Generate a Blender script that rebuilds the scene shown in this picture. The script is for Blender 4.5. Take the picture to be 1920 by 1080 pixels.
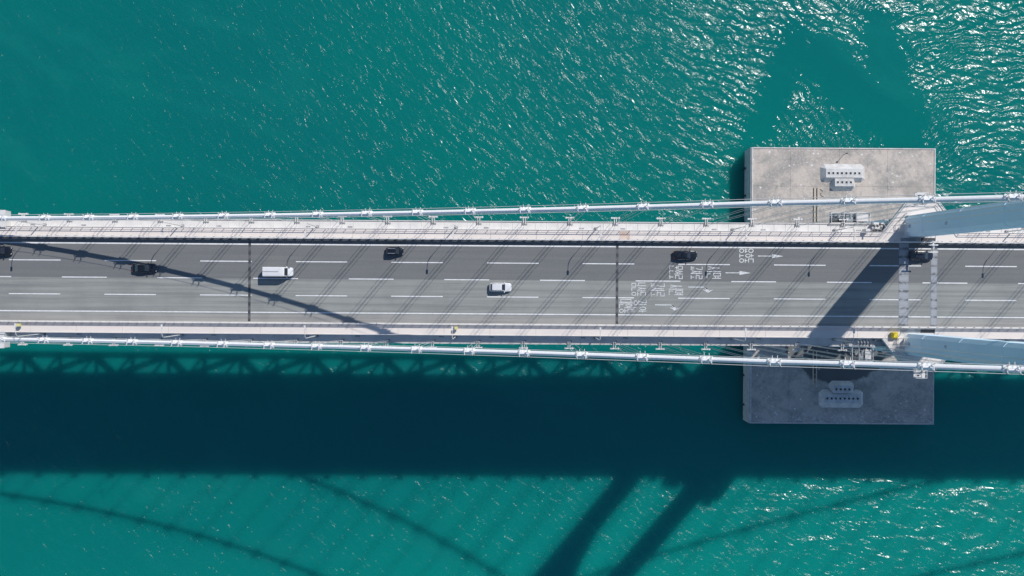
import bpy, math, random
from mathutils import Vector
random.seed(7)
R = math.radians
for o in list(bpy.data.objects): bpy.data.objects.remove(o)
S = bpy.context.scene
COL = S.collection

# ------------------------------------------------------------------ camera
CAMZ = 248.7                      # metres above the water; the upper road deck lies at z = 53.2
cd = bpy.data.cameras.new("camera"); cam = bpy.data.objects.new("camera", cd); COL.objects.link(cam)
cam.location = (0, -1.14, CAMZ)
cam.rotation_euler = (0, 0, R(0.395))
cd.sensor_width = 36.0; cd.lens = 36.0 * 1750 / 1920
cd.clip_start = 1.0; cd.clip_end = 8000
S.camera = cam

# ------------------------------------------------------------------ sky and sun
SUN_EL = math.atan(1.029)
SUN_AZ = math.atan2(0.643, 0.766)          # clockwise from +Y
w = bpy.data.worlds.new("World"); S.world = w; w.use_nodes = True
nt = w.node_tree; nt.nodes.clear()
sky = nt.nodes.new("ShaderNodeTexSky"); sky.sky_type = 'NISHITA'; sky.sun_disc = False
sky.sun_elevation = SUN_EL; sky.sun_rotation = SUN_AZ
sky.air_density = 1.0; sky.dust_density = 0.0; sky.ozone_density = 5.0
bg = nt.nodes.new("ShaderNodeBackground"); bg.inputs[1].default_value = 0.10
wo = nt.nodes.new("ShaderNodeOutputWorld")
nt.links.new(sky.outputs[0], bg.inputs[0]); nt.links.new(bg.outputs[0], wo.inputs[0])
sl = bpy.data.lights.new("sun", 'SUN'); sl.energy = 3.9; sl.angle = R(0.53); sl.color = (1.0, 0.965, 0.92)
so = bpy.data.objects.new("sun", sl); COL.objects.link(so)
ce = math.cos(SUN_EL)
to_sun = Vector((0.643 * ce, 0.766 * ce, math.sin(SUN_EL)))
so.rotation_euler = to_sun.to_track_quat('Z', 'Y').to_euler()
so.location = (60, 60, 300)
S.view_settings.view_transform = 'Standard'; S.view_settings.look = 'None'
S.view_settings.gamma = 1.0; S.view_settings.exposure = 0.0
S.view_settings.use_curve_mapping = False

S.render.engine = 'CYCLES'
S.cycles.sample_clamp_direct = 12.0; S.cycles.sample_clamp_indirect = 2.0
S.cycles.use_denoising = True; S.cycles.use_adaptive_sampling = False
S.cycles.max_bounces = 5; S.cycles.diffuse_bounces = 3; S.cycles.caustics_reflective = False; S.cycles.caustics_refractive = False

# ------------------------------------------------------------------ node helpers
class NT:
    def __init__(s, m): s.t = m.node_tree; s.n = s.t.nodes; s.l = s.t.links
    def new(s, ty, **k):
        n = s.n.new(ty)
        for a, b in k.items(): setattr(n, a, b)
        return n
    def put(s, sock, v):
        if v is None: return
        if isinstance(v, bpy.types.NodeSocket): s.l.new(v, sock)
        else: sock.default_value = v
    def math(s, op, a, b=None, c=None, clamp=False):
        n = s.new("ShaderNodeMath", operation=op, use_clamp=clamp)
        s.put(n.inputs[0], a); s.put(n.inputs[1], b); s.put(n.inputs[2], c); return n.outputs[0]
    def smooth(s, v, a, b, c=0.0, d=1.0):
        n = s.new("ShaderNodeMapRange", interpolation_type='SMOOTHSTEP')
        s.put(n.inputs[0], v); n.inputs[1].default_value = a; n.inputs[2].default_value = b
        n.inputs[3].default_value = c; n.inputs[4].default_value = d; return n.outputs[0]
    def pos(s): return s.new("ShaderNodeNewGeometry").outputs['Position']
    def mapped(s, v, scale=(1, 1, 1), rz=0.0, loc=(0, 0, 0)):
        n = s.new("ShaderNodeMapping"); s.l.new(v, n.inputs[0])
        n.inputs['Scale'].default_value = scale; n.inputs['Rotation'].default_value = (0, 0, rz)
        n.inputs['Location'].default_value = loc
        return n.outputs[0]
    def rotated(s, v, rz, scale, loc=(0, 0, 0)):      # rotate first, then scale
        return s.mapped(s.mapped(v, rz=rz), scale=scale, loc=loc)
    def noise(s, v, scale=1.0, detail=3.0, rough=0.5, dist=0.0):
        n = s.new("ShaderNodeTexNoise"); s.l.new(v, n.inputs['Vector'])
        n.inputs['Scale'].default_value = scale; n.inputs['Detail'].default_value = detail
        n.inputs['Roughness'].default_value = rough; n.inputs['Distortion'].default_value = dist
        return n.outputs[0]
    def mix(s, f, a, b):
        n = s.new("ShaderNodeMix", data_type='RGBA'); s.put(n.inputs[0], f)
        for i, v in ((6, a), (7, b)):
            if isinstance(v, tuple): n.inputs[i].default_value = (*v[:3], 1)
            else: s.l.new(v, n.inputs[i])
        return n.outputs[2]
    def fmix(s, f, a, b):
        n = s.new("ShaderNodeMix", data_type='FLOAT'); s.put(n.inputs[0], f); s.put(n.inputs[2], a); s.put(n.inputs[3], b)
        return n.outputs[0]
    def bump(s, h, strength=0.3, dist=0.05, normal=None):
        n = s.new("ShaderNodeBump"); n.inputs['Strength'].default_value = strength
        n.inputs['Distance'].default_value = dist; s.l.new(h, n.inputs['Height'])
        if normal: s.l.new(normal, n.inputs['Normal'])
        return n.outputs[0]

def base(name):
    m = bpy.data.materials.new(name); m.use_nodes = True
    t = NT(m); p = t.n['Principled BSDF']; return m, t, p

def mat(name, c1, c2=None, scale=0.5, rough=0.6, metal=0.0, bump=0.0, bscale=8.0, stretch=(1, 1, 1), coat=0.0, spec=0.5):
    m, t, p = base(name)
    v = t.mapped(t.pos(), scale=stretch)
    if c2 is None: c2 = tuple(x * 0.86 for x in c1)
    n = t.noise(v, scale, 5, 0.62)
    f = t.smooth(n, 0.36, 0.66)
    t.l.new(t.mix(f, c1, c2), p.inputs['Base Color'])
    p.inputs['Roughness'].default_value = rough; p.inputs['Metallic'].default_value = metal
    p.inputs['Coat Weight'].default_value = coat
    p.inputs['Specular IOR Level'].default_value = spec
    if bump: t.l.new(t.bump(t.noise(v, bscale, 4), bump, 0.03), p.inputs['Normal'])
    return m

# ------------------------------------------------------------------ water material
def water_material():
    m, t, p = base("sea_water")
    P = t.pos(); sep = t.new("ShaderNodeSeparateXYZ"); t.l.new(P, sep.inputs[0])
    X, Y = sep.outputs[0], sep.outputs[1]
    big = t.noise(P, 0.012, 3, 0.5)
    # body colour: green teal with slow drifts of silt
    col = t.mix(t.smooth(big, 0.38, 0.64), (0.0012, 0.160, 0.140), (0.0016, 0.142, 0.134))
    col = t.mix(t.smooth(t.math('ADD', t.math('MULTIPLY', Y, -0.011), t.math('MULTIPLY', X, 0.003)), 0.3, 1.1, 0.0, 1.0), col, (0.0016, 0.215, 0.178))
    drift = t.noise(t.rotated(P, R(20), (0.5, 1.0, 1.0)), 0.035, 4, 0.6, 1.2)          # cloudy streaks of silt carried by the current
    col = t.mix(t.smooth(drift, 0.50, 0.72, 0.0, 0.5), col, (0.006, 0.185, 0.160))
    # wave fields ---------------------------------------------------------
    wx = t.smooth(t.math('ADD', X, t.math('MULTIPLY', Y, 0.25)), 15.0, 75.0)        # 0 in the west, 1 in the east
    a1 = R(38)                                                                     # crests run down to the right
    westA = t.noise(t.rotated(P, a1, (0.32, 1.0, 1.0)), 0.30, 2, 0.5, 0.3)
    westB = t.noise(t.rotated(P, R(55), (0.45, 1.0, 1.0)), 0.85, 1.5, 0.5, 0.5)
    eastA = t.noise(t.rotated(P, R(6), (0.38, 1.0, 1.0)), 0.26, 2, 0.5, 0.6)
    eastB = t.noise(t.rotated(P, R(24), (0.5, 1.0, 1.0)), 0.80, 1.5, 0.5, 0.7)
    A = t.fmix(wx, westA, eastA); B = t.fmix(wx, westB, eastB)
    C = t.noise(t.rotated(P, R(42), (0.55, 1.0, 1.0)), 1.7, 0.5, 0.5, 0.4)
    # diffraction rings thrown off the two northern corners of the caisson
    def dist_to(cx, cy):
        dx = t.math('SUBTRACT', X, cx); dy = t.math('SUBTRACT', Y, cy)
        return t.math('SQRT', t.math('ADD', t.math('MULTIPLY', dx, dx), t.math('MULTIPLY', dy, dy)))
    wob = t.math('MULTIPLY', t.noise(P, 0.09, 3, 0.6), 9.0)
    ring_fade = None
    rings = None
    for cx, cy, lam in ((45.0, 22.0, 2.3), (128.0, 14.0, 2.0)):
        d = dist_to(cx, cy)
        r = t.math('SINE', t.math('MULTIPLY', t.math('ADD', d, wob), 6.2832 / lam))
        f = t.smooth(d, 95.0, 40.0)
        r = t.math('MULTIPLY', r, f)
        rings = r if rings is None else t.math('ADD', rings, r)
    north = t.math('MULTIPLY', t.smooth(Y, 22.0, 40.0), t.smooth(X, 42.0, 66.0))
    rings = t.math('MULTIPLY', t.math('MULTIPLY', rings, north), t.smooth(t.noise(P, 0.10, 3, 0.6), 0.38, 0.62, 0.1, 1.2))
    # smooth water in the lee of the caisson: a set of capsules with ragged edges
    rag = t.math('MULTIPLY', t.math('SUBTRACT', t.noise(t.rotated(P, R(38), (0.5, 1.4, 1)), 0.42, 6, 0.80), 0.5), 21.0)
    calm = None
    for ax, ay, bx, by, rad in ((75, 66, 66, 42, 4.0), (64, 42, 63, 37, 3.0), (82, 61, 96, 46, 6.8), (97, 68, 104, 40, 5.4),
                                (92, 50, 104, 47, 5.5), (106, 44, 106, 34, 3.5), (73, 60, 70, 52, 4.2)):
        vx, vy = bx - ax, by - ay; L2 = vx * vx + vy * vy
        px = t.math('SUBTRACT', X, ax); py = t.math('SUBTRACT', Y, ay)
        h = t.math('DIVIDE', t.math('ADD', t.math('MULTIPLY', px, vx), t.math('MULTIPLY', py, vy)), L2, clamp=True)
        qx = t.math('SUBTRACT', px, t.math('MULTIPLY', h, vx)); qy = t.math('SUBTRACT', py, t.math('MULTIPLY', h, vy))
        d = t.math('SUBTRACT', t.math('SQRT', t.math('ADD', t.math('MULTIPLY', qx, qx), t.math('MULTIPLY', qy, qy))), rad)
        calm = d if calm is None else t.math('MINIMUM', calm, d)
    rough_mask = t.smooth(t.math('ADD', calm, rag), -0.3, 1.2, 0.07, 1.0)
    patch = t.smooth(t.noise(t.rotated(P, R(25), (0.6, 1, 1)), 0.07, 4, 0.6), 0.30, 0.62, 0.80, 1.0)   # gusts
    H = t.math('ADD', t.math('MULTIPLY', A, t.fmix(wx, WA, WA * 1.35)), t.math('MULTIPLY', B, WB))
    swell = t.noise(t.rotated(P, R(8), (0.45, 1.0, 1.0)), 0.13, 2, 0.5, 1.0)
    H = t.math('ADD', H, t.math('MULTIPLY', swell, t.fmix(wx, 0.2, 1.25)))
    steep = t.smooth(t.noise(t.rotated(P, R(40), (0.45, 1.2, 1)), 0.55, 4, 0.75), 0.50, 0.74, 1.0, 3.6)      # breaking wavelets
    H = t.math('ADD', H, t.math('MULTIPLY', t.math('MULTIPLY', C, steep), WC))
    H = t.math('ADD', H, t.math('MULTIPLY', rings, WR))
    chop = t.math('MULTIPLY', t.smooth(Y, -38.0, -62.0), t.smooth(X, -25.0, 70.0))       # steeper chop in the tide race behind the caisson
    west = t.smooth(X, 10.0, -80.0, 0.0, 0.12)
    H = t.math('MULTIPLY', H, t.math('ADD', t.math('ADD', 1.0, t.math('MULTIPLY', chop, 0.85)), west))
    nrm = t.bump(H, 1.0, 1.0)
    bn = nrm.node; t.l.new(t.math('MULTIPLY', rough_mask, patch), bn.inputs['Strength'])
    # flecks of foam on a few crests
    fo = t.noise(t.rotated(P, R(40), (0.35, 1.3, 1)), 1.5, 4, 0.7)
    fm = t.math('MULTIPLY', t.smooth(fo, 0.80, 0.84), t.smooth(t.noise(P, 0.15, 2), 0.5, 0.66))
    # body: light scattered inside the water, unaffected by the facets of the surface
    ss = t.new("ShaderNodeSubsurfaceScattering", falloff='BURLEY')
    t.l.new(t.mix(fm, col, (0.5, 0.6, 0.6)), ss.inputs['Color'])
    ss.inputs['Scale'].default_value = 6.5; ss.inputs['Radius'].default_value = (0.25, 1.0, 0.9)
    # surface: mirror-like facets
    gl = t.new("ShaderNodeBsdfGlossy"); t.l.new(t.fmix(rough_mask, 0.06, WROUGH), gl.inputs['Roughness'])
    gl.inputs['Color'].default_value = (1, 1, 1, 1)
    t.l.new(nrm, gl.inputs['Normal'])
    fr = t.new("ShaderNodeFresnel"); fr.inputs['IOR'].default_value = 1.34; t.l.new(nrm, fr.inputs['Normal'])
    mx = t.new("ShaderNodeMixShader"); t.l.new(fr.outputs[0], mx.inputs[0])
    t.l.new(ss.outputs[0], mx.inputs[1]); t.l.new(gl.outputs[0], mx.inputs[2])
    out = [n for n in t.n if n.type == 'OUTPUT_MATERIAL'][0]
    t.l.new(mx.outputs[0], out.inputs[0]); t.n.remove(p)
    return m
WROUGH = 0.215
WA, WB, WC, WR = 0.42, 0.24, 0.050, 0.20

def asphalt_material():
    m, t, p = base("asphalt")
    P = t.pos(); sep = t.new("ShaderNodeSeparateXYZ"); t.l.new(P, sep.inputs[0]); Y = sep.outputs[1]
    dark, light, shoulder = (0.160, 0.165, 0.162), (0.295, 0.305, 0.282), (0.345, 0.335, 0.31)
    c = t.mix(t.smooth(Y, 0.62, 0.36), dark, light)
    c = t.mix(t.smooth(Y, -6.3, -7.6), c, shoulder)
    # wheel tracks: two polished bands in each lane
    tr = t.math('COSINE', t.math('MULTIPLY', t.math('SUBTRACT', Y, 0.53), 6.2832 / 1.78))
    tr = t.math('MULTIPLY', t.smooth(tr, -0.2, 1.0), t.smooth(t.noise(t.mapped(P, scale=(0.02, 1.2, 1)), 1.0, 3), 0.3, 0.7))
    c = t.mix(t.math('MULTIPLY', tr, 0.22), c, (0.09, 0.09, 0.10))
    st = t.noise(t.mapped(P, scale=(0.03, 1.6, 1)), 1.0, 5, 0.7)
    c = t.mix(t.smooth(st, 0.40, 0.68, 0.0, 0.40), c, (0.10, 0.105, 0.12))
    mo = t.noise(P, 0.13, 5, 0.65); c = t.mix(t.smooth(mo, 0.4, 0.75, 0.0, 0.30), c, (0.12, 0.12, 0.13))
    gr = t.noise(P, 9.0, 3, 0.7); c = t.mix(t.smooth(gr, 0.35, 0.7, 0.0, 0.16), c, (0.42, 0.42, 0.41))
    t.l.new(c, p.inputs['Base Color']); p.inputs['Roughness'].default_value = 0.85
    t.l.new(t.bump(gr, 0.25, 0.02), p.inputs['Normal'])
    return m

def joint_material(name, pale, darkc, lo, hi, period=1.78, off=0.53):
    m, t, p = base(name)
    P = t.pos(); sep = t.new("ShaderNodeSeparateXYZ"); t.l.new(P, sep.inputs[0]); Y = sep.outputs[1]
    tr = t.math('COSINE', t.math('MULTIPLY', t.math('SUBTRACT', Y, off), 6.2832 / period))
    n = t.noise(P, 1.3, 5, 0.7)
    f = t.smooth(t.math('ADD', tr, t.math('MULTIPLY', t.math('SUBTRACT', n, 0.5), 3.0)), lo, hi)
    t.l.new(t.mix(f, pale, darkc), p.inputs['Base Color']); p.inputs['Roughness'].default_value = 0.7
    return m

def concrete_material():
    m, t, p = base("caisson_concrete")
    P = t.pos(); sep = t.new("ShaderNodeSeparateXYZ"); t.l.new(P, sep.inputs[0]); X, Y = sep.outputs[0], sep.outputs[1]
    c = t.mix(t.smooth(t.noise(P, 0.11, 6, 0.7), 0.42, 0.60), (0.56, 0.49, 0.43), (0.36, 0.33, 0.30))
    c = t.mix(t.smooth(t.noise(P, 0.45, 5, 0.7), 0.48, 0.68, 0, 0.6), c, (0.27, 0.26, 0.245))
    c = t.mix(t.smooth(t.noise(P, 2.1, 4, 0.7), 0.48, 0.70, 0, 0.5), c, (0.66, 0.62, 0.58))
    c = t.mix(t.smooth(t.noise(t.mapped(P, loc=(9, 3, 0)), 0.7, 4, 0.8), 0.60, 0.72, 0, 0.35), c, (0.22, 0.26, 0.22))
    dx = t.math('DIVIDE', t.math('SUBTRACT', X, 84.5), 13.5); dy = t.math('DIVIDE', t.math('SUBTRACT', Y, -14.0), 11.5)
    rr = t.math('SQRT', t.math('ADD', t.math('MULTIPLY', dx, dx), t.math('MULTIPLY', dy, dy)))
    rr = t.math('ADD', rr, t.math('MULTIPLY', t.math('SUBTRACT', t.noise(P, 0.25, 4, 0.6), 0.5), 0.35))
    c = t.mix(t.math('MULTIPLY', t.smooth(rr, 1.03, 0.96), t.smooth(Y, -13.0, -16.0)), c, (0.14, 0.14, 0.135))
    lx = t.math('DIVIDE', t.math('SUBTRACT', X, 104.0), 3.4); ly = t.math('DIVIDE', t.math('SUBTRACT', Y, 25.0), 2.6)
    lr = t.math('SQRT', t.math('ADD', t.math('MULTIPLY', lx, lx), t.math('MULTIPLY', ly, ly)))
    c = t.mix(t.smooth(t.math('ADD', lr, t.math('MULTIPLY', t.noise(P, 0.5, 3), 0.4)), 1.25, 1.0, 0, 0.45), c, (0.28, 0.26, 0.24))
    sepz = sep.outputs[2]
    c = t.mix(t.smooth(t.math('ADD', sepz, t.math('MULTIPLY', t.noise(P, 0.6, 4), 2.0)), 2.4, 1.6), c, (0.05, 0.055, 0.045))
    # bird droppings, thickest along the southern edge
    vo = t.new("ShaderNodeTexVoronoi"); t.l.new(P, vo.inputs['Vector']); vo.inputs['Scale'].default_value = 0.75
    sp = t.math('MULTIPLY', t.smooth(vo.outputs[0], 0.24, 0.13), t.smooth(t.noise(P, 0.3, 3), 0.50, 0.62))
    edge = t.math('MULTIPLY', t.smooth(t.noise(P, 1.6, 5, 0.75), 0.52, 0.66), t.smooth(Y, -31.0, -35.2))
    c = t.mix(t.math('MAXIMUM', sp, edge), c, (0.74, 0.73, 0.70))
    t.l.new(c, p.inputs['Base Color']); p.inputs['Roughness'].default_value = 0.9
    t.l.new(t.bump(t.noise(P, 3, 5), 0.4, 0.05), p.inputs['Normal'])
    return m

M = {}
M['water'] = water_material()
M['asphalt'] = asphalt_material()
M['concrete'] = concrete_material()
M['joint'] = joint_material("road_joint_rubber", (0.12, 0.12, 0.13), (0.045, 0.047, 0.05), -1.2, 1.2)
M['plate'] = joint_material("steel_joint_plate", (0.33, 0.345, 0.37), (0.10, 0.11, 0.12), 0.30, 1.35)
M['paint_line'] = mat("road_paint", (0.80, 0.80, 0.80), (0.66, 0.67, 0.67), 1.4, 0.7)
M['worn_paint'] = mat("worn_road_paint", (0.74, 0.75, 0.74), (0.50, 0.51, 0.51), 2.5, 0.8)
M['white'] = mat("white_bridge_paint", (0.72, 0.695, 0.67), (0.64, 0.62, 0.60), 0.5, 0.45)
M['cable'] = mat("white_cable_wrap", (0.90, 0.89, 0.88), (0.84, 0.83, 0.82), 1.2, 0.45, stretch=(3, 1, 1))
M['pink'] = mat("walkway_coating", (0.76, 0.69, 0.64), (0.70, 0.64, 0.60), 0.35, 0.75, stretch=(0.3, 1, 1))
M['rust'] = mat("rusty_coating", (0.60, 0.43, 0.34), (0.66, 0.55, 0.49), 0.9, 0.8)
M['tower'] = mat("tower_paint", (0.72, 0.87, 0.97), (0.68, 0.83, 0.94), 0.12, 0.8, spec=0.2)
M['dark'] = mat("dark_grating", (0.045, 0.048, 0.055), None, 1.0, 0.6)
M['grey'] = mat("galvanised_grey", (0.36, 0.375, 0.39), (0.27, 0.28, 0.30), 0.8, 0.5, metal=0.3)
M['yellow'] = mat("yellow_plastic", (0.78, 0.60, 0.03), (0.66, 0.48, 0.03), 1.2, 0.5)
M['paleyellow'] = mat("faded_yellow_plastic", (0.72, 0.66, 0.30), (0.62, 0.56, 0.26), 1.2, 0.6)
M['block'] = mat("whitewashed_concrete", (0.66, 0.645, 0.625), (0.52, 0.51, 0.50), 0.7, 0.8, bump=0.4)  # also faces the caisson's west side, where its paleness stands for sky light
M['pipe'] = mat("cream_pipe", (0.60, 0.52, 0.40), None, 1.0, 0.6)
M['truss'] = mat("truss_paint", (0.56, 0.60, 0.64), None, 0.3, 0.5)
M['glass'] = mat("car_glass", (0.028, 0.033, 0.042), None, 1, 0.08, coat=0.6)
M['tyre'] = mat("tyre_rubber", (0.015, 0.015, 0.016), None, 1, 0.9)
M['rim'] = mat("wheel_rim", (0.45, 0.46, 0.47), None, 1, 0.35, metal=0.8)
M['lamp'] = mat("headlight_lens", (0.75, 0.77, 0.80), None, 1, 0.1, coat=1.0)
M['red'] = mat("tail_light_lens", (0.35, 0.01, 0.01), None, 1, 0.2)
M['car_black'] = mat("black_car_paint", (0.010, 0.012, 0.016), None, 1, 0.22, coat=1.0)
M['car_navy'] = mat("dark_blue_car_paint", (0.016, 0.022, 0.034), None, 1, 0.22, coat=1.0)
M['car_white'] = mat("white_car_paint", (0.74, 0.74, 0.74), (0.70, 0.70, 0.70), 1, 0.3, coat=0.8)
M['chrome'] = mat("bright_trim", (0.62, 0.64, 0.66), None, 1, 0.25, metal=0.7)

# ------------------------------------------------------------------ mesh helpers
class MB:
    def __init__(s): s.v = []; s.f = []
    def add(s, vs, fs):
        o = len(s.v); s.v += [tuple(v) for v in vs]; s.f += [tuple(i + o for i in f) for f in fs]; return s
    def box(s, x0, x1, y0, y1, z0, z1):
        if x1 < x0: x0, x1 = x1, x0
        if y1 < y0: y0, y1 = y1, y0
        return s.add([(x0, y0, z0), (x1, y0, z0), (x1, y1, z0), (x0, y1, z0), (x0, y0, z1), (x1, y0, z1), (x1, y1, z1), (x0, y1, z1)],
              [(0, 3, 2, 1), (4, 5, 6, 7), (0, 1, 5, 4), (1, 2, 6, 5), (2, 3, 7, 6), (3, 0, 4, 7)])
    def quad(s, x0, x1, y0, y1, z): return s.add([(x0, y0, z), (x1, y0, z), (x1, y1, z), (x0, y1, z)], [(0, 1, 2, 3)])
    def prism(s, pts, z0, z1):
        n = len(pts); a = sum(pts[i][0] * pts[(i + 1) % n][1] - pts[(i + 1) % n][0] * pts[i][1] for i in range(n))
        if a < 0: pts = pts[::-1]
        return s.add([(x, y, z0) for x, y in pts] + [(x, y, z1) for x, y in pts],
              [tuple(range(n - 1, -1, -1)), tuple(range(n, 2 * n))] + [(i, (i + 1) % n, n + (i + 1) % n, n + i) for i in range(n)])
    def loft(s, rings, caps=True):
        n = len(rings[0]); o = []
        for r in rings: o += r
        fs = []
        for k in range(len(rings) - 1):
            for i in range(n):
                j = (i + 1) % n; fs.append((k * n + i, k * n + j, (k + 1) * n + j, (k + 1) * n + i))
        if caps: fs += [tuple(range(n - 1, -1, -1)), tuple((len(rings) - 1) * n + i for i in range(n))]
        return s.add(o, fs)
    def tube(s, pts, r, n=6):
        pts = [Vector(p) for p in pts]; rings = []
        for k, p in enumerate(pts):
            d = (pts[min(k + 1, len(pts) - 1)] - pts[max(k - 1, 0)]).normalized()
            a = d.cross(Vector((0, 0, 1)))
            if a.length < 1e-4: a = Vector((1, 0, 0))
            a.normalize(); b = a.cross(d).normalized()
            rr = r[k] if isinstance(r, (list, tuple)) else r
            rings.append([tuple(p + a * math.cos(q * 2 * math.pi / n) * rr - b * math.sin(q * 2 * math.pi / n) * rr) for q in range(n)])
        return s.loft(rings)
    def beam(s, p, q, wid, hei):
        p, q = Vector(p), Vector(q); d = (q - p).normalized()
        a = Vector((0, 1, 0)) if abs(d.y) < 0.9 else Vector((1, 0, 0))
        b = d.cross(a).normalized(); a = b.cross(d).normalized()
        a *= wid / 2; b *= hei / 2
        return s.loft([[tuple(c - a - b), tuple(c + a - b), tuple(c + a + b), tuple(c - a + b)] for c in (p, q)])
    def stroke(s, pts, wid, z, closed=False):            # flat painted line
        P = [Vector((x, y)) for x, y in pts]; n = len(P); L = []
        for i in range(n):
            if closed: a, b = P[i - 1], P[(i + 1) % n]
            else: a, b = P[max(i - 1, 0)], P[min(i + 1, n - 1)]
            d0 = (P[i] - a).normalized() if (P[i] - a).length > 1e-6 else None
            d1 = (b - P[i]).normalized() if (b - P[i]).length > 1e-6 else None
            if d0 is None: d0 = d1
            if d1 is None: d1 = d0
            nn = (Vector((-d0.y, d0.x)) + Vector((-d1.y, d1.x)))
            if nn.length < 1e-5: nn = Vector((-d0.y, d0.x))
            nn.normalize(); k = 1.0 / max(0.5, nn.dot(Vector((-d0.y, d0.x))))
            L.append((P[i] + nn * wid / 2 * k, P[i] - nn * wid / 2 * k))
        m = n if closed else n - 1
        vs = []; fs = []
        for i in range(n): vs += [(L[i][1].x, L[i][1].y, z), (L[i][0].x, L[i][0].y, z)]
        for i in range(m):
            j = (i + 1) % n; fs.append((2 * i, 2 * j, 2 * j + 1, 2 * i + 1))
        return s.add(vs, fs)
    def mesh(s, name, m, smooth=False):
        me = bpy.data.meshes.new(name); me.from_pydata(s.v, [], s.f); me.update()
        if m is not None: me.materials.append(m)
        if smooth:
            for p in me.polygons: p.use_smooth = True
        return me
    def build(s, name, m, parent=None, loc=None, smooth=False):
        return link(name, s.mesh(name, m, smooth), parent, loc)

def link(name, me, parent=None, loc=None, rz=0.0):
    o = bpy.data.objects.new(name, me); COL.objects.link(o)
    if parent is not None: o.parent = parent
    if loc is not None: o.location = loc
    if rz: o.rotation_euler = (0, 0, rz)
    return o
def tag(o, label=None, cat=None, group=None, kind=None):
    if label: o['label'] = label
    if cat: o['category'] = cat
    if group: o['group'] = group
    if kind: o['kind'] = kind
    return o
def thing(name, label, cat, loc=(0, 0, 0), rz=0.0, group=None):
    o = link(name, None, None, loc, rz); o.empty_display_size = 0.5
    return tag(o, label, cat, group)
def copy_thing(o, loc, label=None, rz=None):
    c = o.copy(); COL.objects.link(c); c.location = loc
    if rz is not None: c.rotation_euler = (0, 0, rz)
    if label: c['label'] = label
    def kids(a, b):
        for ch in list(a.children):
            d = ch.copy(); COL.objects.link(d); d.parent = b; kids(ch, d)
    kids(o, c); return c

ORD = ['first', 'second', 'third', 'fourth', 'fifth', 'sixth', 'seventh', 'eighth', 'ninth', 'tenth', 'eleventh', 'twelfth',
       'thirteenth', 'fourteenth', 'fifteenth', 'sixteenth', 'seventeenth', 'eighteenth', 'nineteenth', 'twentieth',
       'twenty-first', 'twenty-second', 'twenty-third', 'twenty-fourth', 'twenty-fifth', 'twenty-sixth', 'twenty-seventh', 'twenty-eighth', 'twenty-ninth', 'thirtieth']

# ------------------------------------------------------------------ constants of the bridge
ZD = 53.2                         # top of the road
TX = 84.7                         # tower line
X0, X1 = -215.0, 290.0            # length of bridge that is built
CY = 12.3                         # cable planes at +-CY
PANEL = 9.62
XK0 = 2.5                         # one hanger station
def cable_z(x):
    if x <= TX:
        q = 960 + 8.95 * x
        return ZD + 195.5 * (0.04 + 1.497e-4 * (q - 136) + 7.1e-8 * (q - 136) * (q - 814))
    top = cable_z(TX); t = (x - TX) / 200.0
    return top + (ZD + 2 - top) * t - 4 * 12 * t * (1 - t)

# ------------------------------------------------------------------ sea
sea = MB(); sea.quad(-3500, 3500, -3500, 3500, 0.0)
tag(sea.build('water', M['water']), kind='structure')


# ------------------------------------------------------------------ road deck
deck = MB()
deck.box(X0, X1, -11.1, 11.1, ZD - 1.2, ZD - 0.02)
dk = deck.build('deck_slab', M['white']); tag(dk, kind='structure')
road = MB(); road.quad(X0, X1, -8.6, 8.86, ZD)
rd = road.build('road', M['asphalt']); tag(rd, kind='structure')
e = 0.004
for nm, y, wd in (('edge_line', 7.66, 0.26), ('edge_line', -6.6, 0.22)):
    b = MB(); b.quad(X0, X1, y - wd / 2, y + wd / 2, ZD + e); b.build(nm, M['paint_line'], rd)
da = MB(); da.quad(0, 10.8, -0.10, 0.10, 0); dam = da.mesh('lane_dash', M['paint_line'])
db = MB(); db.quad(0, 9.4, -0.10, 0.10, 0); dbm = db.mesh('lane_dash', M['paint_line'])
for k in range(-2, 14):
    for y in (4.07, -3.03): link('lane_dash', dam, rd, (-105.4 + 20.03 * k, y, ZD + e))
    link('lane_dash', dbm, rd, (-94.3 + 20.03 * k, 0.53, ZD + e))
for x in (-55.0, 22.0, -131.0):
    b = MB(); b.quad(x - 0.27, x + 0.27, -8.5, 8.8, ZD + 2 * e); b.build('expansion_joint', M['joint'], rd)
def seg_plate(x0, x1):
    b = MB()
    n = 20; y0, y1 = -8.5, 8.8
    for i in range(n):
        a = y0 + (y1 - y0) * i / n; c = y0 + (y1 - y0) * (i + 1) / n - 0.03
        b.box(x0, x1, a, c, ZD + 0.001, ZD + 0.022)
    b.box(x0 - 0.14, x0 - 0.02, y0, y1, ZD + 0.001, ZD + 0.03); b.box(x1 + 0.02, x1 + 0.14, y0, y1, ZD + 0.001, ZD + 0.03)
    o = b.build('finger_joint', M['plate'], rd)
seg_plate(81.15, 82.9); seg_plate(87.85, 88.9)

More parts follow.
